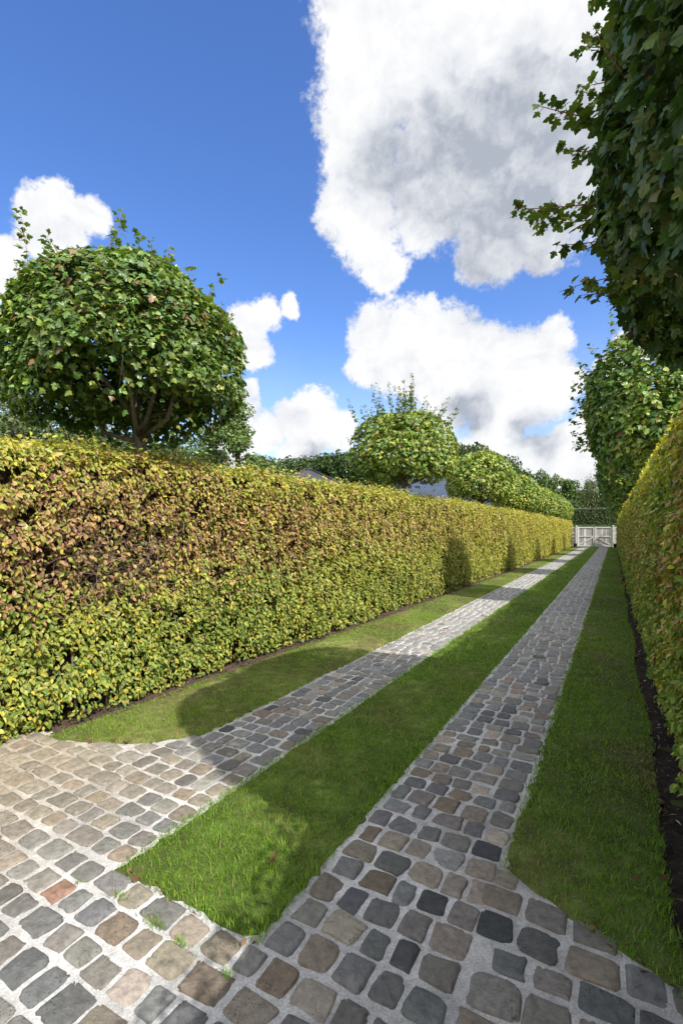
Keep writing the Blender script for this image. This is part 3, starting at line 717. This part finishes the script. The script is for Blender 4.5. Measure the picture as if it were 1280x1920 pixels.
# ------------------------------------------------------------------ gate at the end of the drive
GY = 52.6
WC = (.54, .53, .515)
def wood(r, k=.1): return np.array(WC) * math.exp(r.normal(0, k))
gr_ = np.random.default_rng(3)
def planks(x0, x1, z0, z1, y, t=.022, w=.115):
    b = MB(); x = x0
    while x < x1 - .02:
        e = min(x + w, x1); b.box(x + .004, e - .004, y, y + t, z0, z1, wood(gr_, .22) * .74); x = e
    return b
gate = empty('gate', (0, GY, 0)); tag(gate, 'double-leaf weathered white wooden gate closing the end of the drive', 'gate')
def leaf_of_gate(x0, x1, hinge_left):
    top = 1.98
    f = MB(); s = .12
    f.box(x0, x0 + s, -.035, .02, .06, top, wood(gr_)); f.box(x1 - s, x1, -.035, .02, .06, top, wood(gr_))
    f.box(x0 + s, x1 - s, -.030, .018, top - .14, top - .003, wood(gr_)); f.box(x0 + s, x1 - s, -.030, .018, .063, .19, wood(gr_)); f.box(x0 + s, x1 - s, -.030, .018, .98, 1.09, wood(gr_))
    fr = f.build('gate_leaf', M_wood, gate)
    planks(x0 + s, x1 - s, .19, top - .14, .020).build('boarding', M_wood, fr)
    d = MB()
    if hinge_left: d.bar((x0 + s + .03, -.012, .25), (x1 - s - .03, -.012, .93), .10, .03, color=wood(gr_))
    else: d.bar((x0 + s + .03, -.012, .93), (x1 - s - .03, -.012, .25), .10, .03, color=wood(gr_))
    d.build('brace', M_wood, fr)
    h = MB(); xh = x0 - .012 if hinge_left else x1 + .012
    for z in (.35, 1.7): h.box(xh - .012, xh + .012, -.05, .0, z, z + .18, (.03, .03, .03))
    h.build('hinge', M_metal, fr)
leaf_of_gate(-3.10, -1.64, True); leaf_of_gate(-1.61, -.15, False)
fx = MB(); fx.box(-2.54, -2.44, -.07, .03, .0, .055, (.03, .03, .03)); fx.build('drop_bolt', M_metal, gate)
fx = MB(); fx.box(-.72, -.62, -.07, .03, .0, .055, (.03, .03, .03)); fx.build('drop_bolt', M_metal, gate)
def post(x, lab):
    r_ = empty('gate_post', (x, GY - .02, 0)); tag(r_, lab, 'post', 'posts of the gate')
    b = MB(); b.box(-.075, .075, -.08, .07, -.1, 2.04, wood(gr_)); b.build('shaft', M_wood, r_)
    b = MB(); b.box(-.095, .095, -.10, .09, 2.04, 2.075, wood(gr_)); b.add([(-.095, -.1, 2.075), (.095, -.1, 2.075), (.095, .09, 2.075), (-.095, .09, 2.075), (0, 0, 2.13)], [(0, 1, 4), (1, 2, 4), (2, 3, 4), (3, 0, 4)], wood(gr_)); b.build('cap', M_wood, r_)
post(-3.20, 'white wooden gate post on the left, beside the yellow hedge end'); post(-.04, 'white wooden gate post on the right, beside the shaded hedge')
def panel(x0, x1, lab):
    r_ = empty('fence_panel', ((x0 + x1) / 2, GY, 0)); tag(r_, lab, 'fence panel'); c = (x0 + x1) / 2
    f = MB(); f.box(x0 - c, x0 - c + .08, -.03, .02, 0, 1.97, wood(gr_)); f.box(x1 - c - .08, x1 - c, -.03, .02, 0, 1.97, wood(gr_))
    for z in (.08, .95, 1.30, 1.85): f.box(x0 - c + .08, x1 - c - .08, -.027, .018, z, z + .11, wood(gr_))
    f.build('frame', M_wood, r_); p = planks(x0 - c + .08, x1 - c - .08, .08, 1.95, .021); p.build('boarding', M_wood, r_)
panel(-4.3, -3.285, 'narrow white wooden fence panel between left gate post and yellow hedge'); panel(.045, 1.0, 'narrow white wooden fence panel between right gate post and shaded hedge')
def planter(x, y, s, lab):
    r_ = empty('planter_box', (x, y, 0)); tag(r_, lab, 'planter', 'black boxes beside the gate')
    b = MB(); h = s * 1.0; a, c = s * .42, s * .5
    V = [(-a, -a, .0), (a, -a, .0), (a, a, .0), (-a, a, .0), (-c, -c, h), (c, -c, h), (c, c, h), (-c, c, h)]
    b.add(V, [(3, 2, 1, 0), (0, 1, 5, 4), (1, 2, 6, 5), (2, 3, 7, 6), (3, 0, 4, 7), (4, 5, 6, 7)], (.018, .018, .02)); b.build('body', M_metal, r_)
    b = MB(); t = .03
    for q in ((-c - .01, c + .01, -c - .01, -c + t), (-c - .01, c + .01, c - t, c + .01), (-c - .01, -c + t, -c + t, c - t), (c - t, c + .01, -c + t, c - t)): b.box(*q, h + .002, h + .035, (.022, .022, .024))
    b.build('rim', M_metal, r_)
planter(-3.28, 51.9, .32, 'small black planter box at the foot of the left gate post'); planter(.12, 51.2, .36, 'small black planter box at the foot of the right gate post beside the dark hedge')

# ------------------------------------------------------------------ houses behind the left hedge
def roof_slope(b, A, B, Cc, D, nrow, col_, t=.006):
    """tile courses on the quad A,B (eaves) C,D (ridge): each course overlaps the next one"""
    A, B, Cc, D = [np.array(q, float) for q in (A, B, Cc, D)]
    n = nrm(np.cross(B - A, D - A))
    for i in range(nrow):
        f0, f1 = i / nrow, (i + 1) / nrow
        p = [A * (1 - f0) + D * f0 + n * t, B * (1 - f0) + Cc * f0 + n * t, B * (1 - f1) + Cc * f1, A * (1 - f1) + D * f1, A * (1 - f0) + D * f0, B * (1 - f0) + Cc * f0]
        b.add(p, [(0, 1, 2, 3), (0, 4, 5, 1)], np.array(col_) * math.exp(gr_.normal(0, .035)))
def hip_house(lab, loc, rz, w, d, eave, ridge, rl, tile, name='house'):
    root = empty(name, loc, rz); tag(root, lab, 'house')
    b = MB(); b.box(-w / 2 + .4, w / 2 - .4, -d / 2 + .4, d / 2 - .4, 0, eave - .02, (.45, .40, .36)); wall = b.build('wall', M_wall, root)
    for x in (-w * .28, 0, w * .28):
        f = MB(); f.box(x - .6, x + .6, -d / 2 + .36, -d / 2 + .398, .9, 2.2, (.7, .7, .68)); f.build('window', M_wall, root)
        p = MB(); p.box(x - .52, x + .52, -d / 2 + .35, -d / 2 + .358, .98, 2.12, (.03, .04, .05)); p.build('window_pane', M_metal, root)
    b = MB(); a = [(-w / 2, -d / 2, eave), (w / 2, -d / 2, eave), (w / 2, d / 2, eave), (-w / 2, d / 2, eave)]; p, q = (-rl / 2, 0, ridge), (rl / 2, 0, ridge)
    roof_slope(b, a[0], a[1], q, p, 40, tile); roof_slope(b, a[2], a[3], p, q, 40, tile); roof_slope(b, a[1], a[2], q, q, 40, tile); roof_slope(b, a[3], a[0], p, p, 40, tile)
    rf = b.build('roof', M_tile, root)
    c = MB(); up = np.array([0, 0, .05])
    for s, e in ((a[0], p), (a[1], q), (a[2], q), (a[3], p), (p, q)):
        s, e = np.array(s) + up, np.array(e) + up
        if np.linalg.norm(e - s) > .2: c.tube([s, e], .09, 6, np.array(tile) * .8)
    c.build('ridge_tile', M_tile, rf)
    return root
hip_house('house with grey tiled hipped roof whose peak shows over the left hedge', at(577, 40), .75, 13, 13, 2.7, ztop_at(881, 40), .5, (.05, .052, .060))
hip_house('low house with smooth blue-grey slate roof glimpsed under the shoot-topped maple', at(828, 36), .62, 9, 9, 2.6, ztop_at(893, 36), 6, (.045, .062, .10))

# ------------------------------------------------------------------ fallen leaves and mulch
def fallen(name, tmpl, c, seed):
    r = np.random.default_rng(seed); b = MB(); v = tmpl[0].copy(); v[:, 2] += .35 * (v[:, 0] ** 2) * 3 + .25 * (v[:, 1] - .5) ** 2 + r.normal(0, .03, len(v)); v[:, 2] -= v[:, 2].min()
    b.add(v, tmpl[1], c, 0, True); return b.build(name, M_dry)
fl = [fallen('fallen_leaf', T_maple_s, (.13, .06, .035), 1), fallen('fallen_leaf', T_beech, (.22, .13, .07), 2), fallen('fallen_leaf', T_beech, (.09, .045, .03), 3)]
spots = []
fr_ = np.random.default_rng(77)
for i in range(16): spots.append((fr_.uniform(-3.5, -2.8), 2.4 + 5 * fr_.random() ** 1.3, 'on the left grass strip'))
for i in range(22): spots.append((fr_.uniform(-2.0, -1.22), 1.5 + 8 * fr_.random() ** 1.5, 'on the middle grass strip'))
for i in range(20): spots.append((fr_.uniform(-.42, .2), 2.4 + 6 * fr_.random() ** 1.3, 'on the right grass strip'))
for i in range(7): spots.append((fr_.uniform(-2.0, -1.2), 1.43 + fr_.normal(0, .03), 'on the front edge of the middle grass strip'))
for i in range(6):
    x = fr_.uniform(-.4, .2); spots.append((x, float(lawn_front_right(x)) + fr_.normal(0, .03), 'on the front edge of the right grass strip'))
for i in range(9):
    x = fr_.uniform(-3.6, -2.8); spots.append((x, float(lawn_front_left(x)) + fr_.normal(0, .03), 'on the front edge of the left grass strip'))
kinds = ['small lobed reddish brown leaf lying ', 'small pale tan leaf lying ', 'small dark brown leaf lying ']
for i, (x, y, where) in enumerate(spots):
    k = int(fr_.integers(3)); o = fl[k] if fl[k].get('label') is None else fl[k].copy()
    if o.name not in col.objects: col.objects.link(o)
    s = fr_.uniform(.018, .036); o.scale = (s, s, s); o.location = (x, y, .034 if 'front' not in where else .022)
    o.rotation_euler = (fr_.normal(0, .35), fr_.normal(0, .35), fr_.uniform(0, 6.28)); tag(o, kinds[k] + where, 'leaf', 'fallen leaves on the grass')
b = MB(); n = 4600; y = .5 + 20 * fr_.random(n) ** 1.6
side_ = fr_.random(n) < .72
x = np.where(side_, fr_.uniform(.25, .60, n), lface(y) + fr_.uniform(-.05, .22, n)); ok = side_ | (y > 2.2); x, y = x[ok], y[ok]; n = len(x)
X_, Y_, Z_ = frames(np.array([0, 0, 1.]) + fr_.normal(0, .5, (n, 3)), fr_.normal(0, 1, (n, 3)))
b.batch(T_beech_far[0], T_beech_far[1], np.stack([x, y, fr_.uniform(-.01, .012, n)], 1), X_, Y_, Z_, np.stack([fr_.uniform(.01, .035, n), fr_.uniform(.015, .06, n), fr_.uniform(.01, .04, n)], 1),
        pick(np.repeat([[.6, .28, .12]], n, 0), [(.05, .035, .026), (.14, .085, .05), (.30, .25, .19)], .25, fr_))
tag(b.build('litter', M_dry), kind='stuff')

# ------------------------------------------------------------------ sky with clouds, sun
SUN = nrm(np.array([1.0, -.5, 1.05]))
EL = math.asin(SUN[2]); AZ = math.atan2(SUN[0], SUN[1])
def pdir(px, py):
    u, d, v = (px - 640) / F, 1.0, (HOR - py) / F
    return nrm(np.array([u * CT - d * ST, u * ST + d * CT, v]))
def make_world():
    w = bpy.data.worlds.new('World'); sc.world = w; w.use_nodes = True
    nt = w.node_tree; nt.nodes.clear(); L = nt.links.new
    out = nt.nodes.new('ShaderNodeOutputWorld')
    sky = N(nt, 'ShaderNodeTexSky', sky_type='NISHITA', sun_disc=False, sun_elevation=EL, sun_rotation=AZ, altitude=0, air_density=1.0, dust_density=1.0, ozone_density=2.2)
    hs = N(nt, 'ShaderNodeHueSaturation', i_Saturation=1.25, i_Hue=.513); L(sky.outputs[0], hs.inputs['Color'])
    bg = N(nt, 'ShaderNodeBackground', i_Strength=.135); L(hs.outputs[0], bg.inputs[0])
    tc = N(nt, 'ShaderNodeTexCoord'); D = tc.outputs['Generated']
    def noise(scale, detail, rough, src=D):
        n = N(nt, 'ShaderNodeTexNoise', i_Scale=scale, i_Detail=detail, i_Roughness=rough); L(src, n.inputs['Vector']); return n
    # warp the look-up direction a little so that round puffs get ragged edges
    wn = noise(7.0, 6, .62); wv = N(nt, 'ShaderNodeVectorMath', operation='MULTIPLY_ADD')
    wv.inputs[1].default_value = (.07, .07, .07); wv.inputs[2].default_value = (-.035, -.035, -.035); L(wn.outputs['Color'], wv.inputs[0])
    wa = N(nt, 'ShaderNodeVectorMath', operation='ADD'); L(D, wa.inputs[0]); L(wv.outputs[0], wa.inputs[1])
    wn2 = N(nt, 'ShaderNodeVectorMath', operation='NORMALIZE'); L(wa.outputs[0], wn2.inputs[0]); wa = wn2
    def field(circles, src):
        cur = None
        for px, py, rr in circles:
            if isinstance(px, tuple): c = nrm(np.array(px)); cr = math.cos(R(rr))
            else: c = pdir(px, py); e = pdir(px, py - rr); e2 = pdir(px + rr, py); cr = .5 * (c @ e + c @ e2)
            d = N(nt, 'ShaderNodeVectorMath', operation='DOT_PRODUCT'); L(src, d.inputs[0]); d.inputs[1].default_value = tuple(c)
            k = 1 / (1 - cr); m = N(nt, 'ShaderNodeMath', operation='MULTIPLY_ADD'); L(d.outputs['Value'], m.inputs[0]); m.inputs[1].default_value = k; m.inputs[2].default_value = -cr * k
            if cur is None: cur = m.outputs[0]
            else:
                x = N(nt, 'ShaderNodeMath', operation='SMOOTH_MAX'); L(cur, x.inputs[0]); L(m.outputs[0], x.inputs[1]); x.inputs[2].default_value = .15; cur = x.outputs[0]
        return cur
    def mrange(s, a, b_, c=0., d=1., smooth=True):
        m = N(nt, 'ShaderNodeMapRange'); m.interpolation_type = 'SMOOTHSTEP' if smooth else 'LINEAR'; L(s, m.inputs[0])
        for i, v in enumerate((a, b_, c, d)): m.inputs[i + 1].default_value = v
        return m.outputs[0]
    def math2(op, a, b_):
        m = N(nt, 'ShaderNodeMath', operation=op)
        for i, s in enumerate((a, b_)):
            if isinstance(s, (int, float)): m.inputs[i].default_value = s
            else: L(s, m.inputs[i])
        return m.outputs[0]
    puffs = [(735, -40, 185), (715, 60, 140), (670, 190, 100), (672, 300, 88), (655, 385, 80), (690, 140, 110), (760, -60, 190), (720, 90, 140), (690, 240, 105), (670, 350, 95), (690, 430, 85), (720, 500, 52), (840, 100, 210), (860, 280, 190), (800, 380, 95), (940, 330, 170),
             (920, 470, 75), (1010, 460, 60), (1060, 150, 260), (1100, 330, 150), (960, -80, 260), (1240, 60, 280), (1250, 350, 150),
             (700, 620, 62), (760, 650, 95), (690, 680, 45), (840, 640, 85), (800, 590, 42), (900, 690, 110), (960, 650, 60), (1030, 640, 48), (1000, 720, 90), (930, 770, 75), (1060, 720, 40), (850, 740, 80),
             (460, 610, 46), (470, 660, 40), (500, 585, 34), (545, 572, 22), (600, 770, 50), (560, 790, 52), (630, 800, 48), (500, 810, 40), (460, 770, 40), (440, 820, 48), (560, 850, 50), (470, 730, 20),
             (120, 380, 46), (70, 385, 44), (170, 410, 46), (100, 440, 70), (20, 470, 40), (10, 520, 50), (1065, 830, 48), (1110, 800, 45), (1150, 700, 50), (1180, 650, 45), (1010, 870, 60), (940, 850, 50), (1090, 880, 70), (1180, 830, 60), (880, 870, 60), (760, 880, 60),
             (-220, 430, 200), (-420, 700, 180), (1700, 700, 260), (1600, 250, 200),
             ((.2, -.9, .35), 0, 30), ((.9, .1, .3), 0, 24), ((-.5, -.8, .5), 0, 34), ((-.9, -.45, .35), 0, 24), ((.75, .55, .45), 0, 28), ((.15, .0, 1.0), 0, 27), ((.8, -.8, .25), 0, 18), ((.6, .1, 1), 0, 24), ((-.45, -.4, .8), 0, 22), ((.1, -.6, .8), 0, 20)]  # unseen clouds behind and overhead, added to fill the shade
    f = field(puffs, wa.outputs[0])
    n1 = noise(15.0, 10, .66); n1b = noise(42.0, 8, .65)
    nz = math2('ADD', mrange(n1.outputs[0], .25, .75, -.68, .68, False), math2('ADD', mrange(n1b.outputs[0], .25, .75, -.30, .30, False), mrange(noise(120.0, 6, .65).outputs[0], .25, .75, -.16, .16, False)))
    f = math2('MULTIPLY', f, 1.45); dens = math2('ADD', f, nz)
    mask = mrange(dens, -.30, .70)
    # clear strips between the clouds: wisps thin out on a finer noise
    # shade: grey bellies where the cloud is thick and seen from below
    bel = field([(980, 370, 270), (1120, 280, 260), (860, 330, 190), (740, 320, 120), (980, 500, 100), (1010, 810, 60), (870, 780, 50), (600, 870, 50)], wa.outputs[0])
    n2 = noise(4.0, 4, .5)
    belly = mrange(math2('ADD', bel, mrange(n2.outputs[0], .3, .7, -.42, .42, False)), -.35, 1.25)
    # relief of the billows: noise here minus noise a little way towards the sun
    def relief(scale, step, det):
        o = N(nt, 'ShaderNodeVectorMath', operation='ADD'); L(wa.outputs[0], o.inputs[0]); o.inputs[1].default_value = tuple(nrm(np.array([.55, .1, 1.0])) * step)
        p, q = noise(scale, det, .6, wa.outputs[0]), noise(scale, det, .6, o.outputs[0]); return math2('SUBTRACT', q.outputs[0], p.outputs[0])
    rel = math2('ADD', math2('MULTIPLY', relief(9.0, .04, 5), 1.5), math2('MULTIPLY', relief(24.0, .016, 7), .6))
    shade = math2('ADD', math2('MULTIPLY', belly, .62), math2('ADD', math2('MULTIPLY', rel, math2('ADD', .75, math2('MULTIPLY', belly, .10))), .05))
    cr = N(nt, 'ShaderNodeValToRGB'); L(shade, cr.inputs[0])
    e = cr.color_ramp.elements; e[0].position = 0.0; e[0].color = (1.0, 1.0, 1.0, 1); e[1].position = .75; e[1].color = (.44, .48, .56, 1)
    x = cr.color_ramp.elements.new(.30); x.color = (.84, .86, .90, 1)
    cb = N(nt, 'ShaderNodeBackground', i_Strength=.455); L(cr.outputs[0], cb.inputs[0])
    # clouds nearer the sun (behind the photographer's back and overhead) are set brighter, unseen fill added to lift the shade
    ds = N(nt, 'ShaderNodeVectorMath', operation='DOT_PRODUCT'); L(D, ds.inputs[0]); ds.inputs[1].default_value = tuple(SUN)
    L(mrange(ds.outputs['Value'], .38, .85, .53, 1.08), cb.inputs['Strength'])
    # far below the horizon no cloud
    sep = N(nt, 'ShaderNodeSeparateXYZ'); L(D, sep.inputs[0])
    veil = math2('MULTIPLY', mrange(sep.outputs[2], .42, .02), .38); veil = math2('MULTIPLY', veil, mrange(n2.outputs[0], .25, .7, .5, 1.2))
    mk = math2('MULTIPLY', math2('MAXIMUM', mask, veil), mrange(sep.outputs[2], -.02, .03))
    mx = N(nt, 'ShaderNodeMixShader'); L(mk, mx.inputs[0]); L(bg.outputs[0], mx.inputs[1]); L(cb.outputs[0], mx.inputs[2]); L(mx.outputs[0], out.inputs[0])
    w.cycles.sampling_method = 'MANUAL'; w.cycles.sample_map_resolution = 512
make_world()

sl = bpy.data.lights.new('sun', 'SUN'); sl.energy = 3.3; sl.angle = R(.53); sl.color = (1, .95, .87)
so = bpy.data.objects.new('sun', sl); col.objects.link(so); so.location = (10, -5, 12)
so.rotation_euler = Vector(SUN).to_track_quat('Z', 'Y').to_euler()

cam = bpy.data.cameras.new('camera'); co = bpy.data.objects.new('camera', cam); col.objects.link(co); sc.camera = co
cam.sensor_fit = 'VERTICAL'; cam.sensor_height = 36; cam.lens = 36 * F / 1920; cam.shift_y = (HOR - 960) / 1920
cam.clip_start = .05; cam.clip_end = 5000
co.location = (0, 0, H); co.rotation_euler = (R(90), 0, TH)

vs = sc.view_settings; vs.view_transform = 'Standard'; vs.look = 'None'; vs.exposure = .95; vs.gamma = 1; vs.use_curve_mapping = False
cy = sc.cycles if hasattr(sc, 'cycles') else None
if cy:
    cy.max_bounces = 6; cy.diffuse_bounces = 3; cy.glossy_bounces = 2; cy.transmission_bounces = 4; cy.use_denoising = True
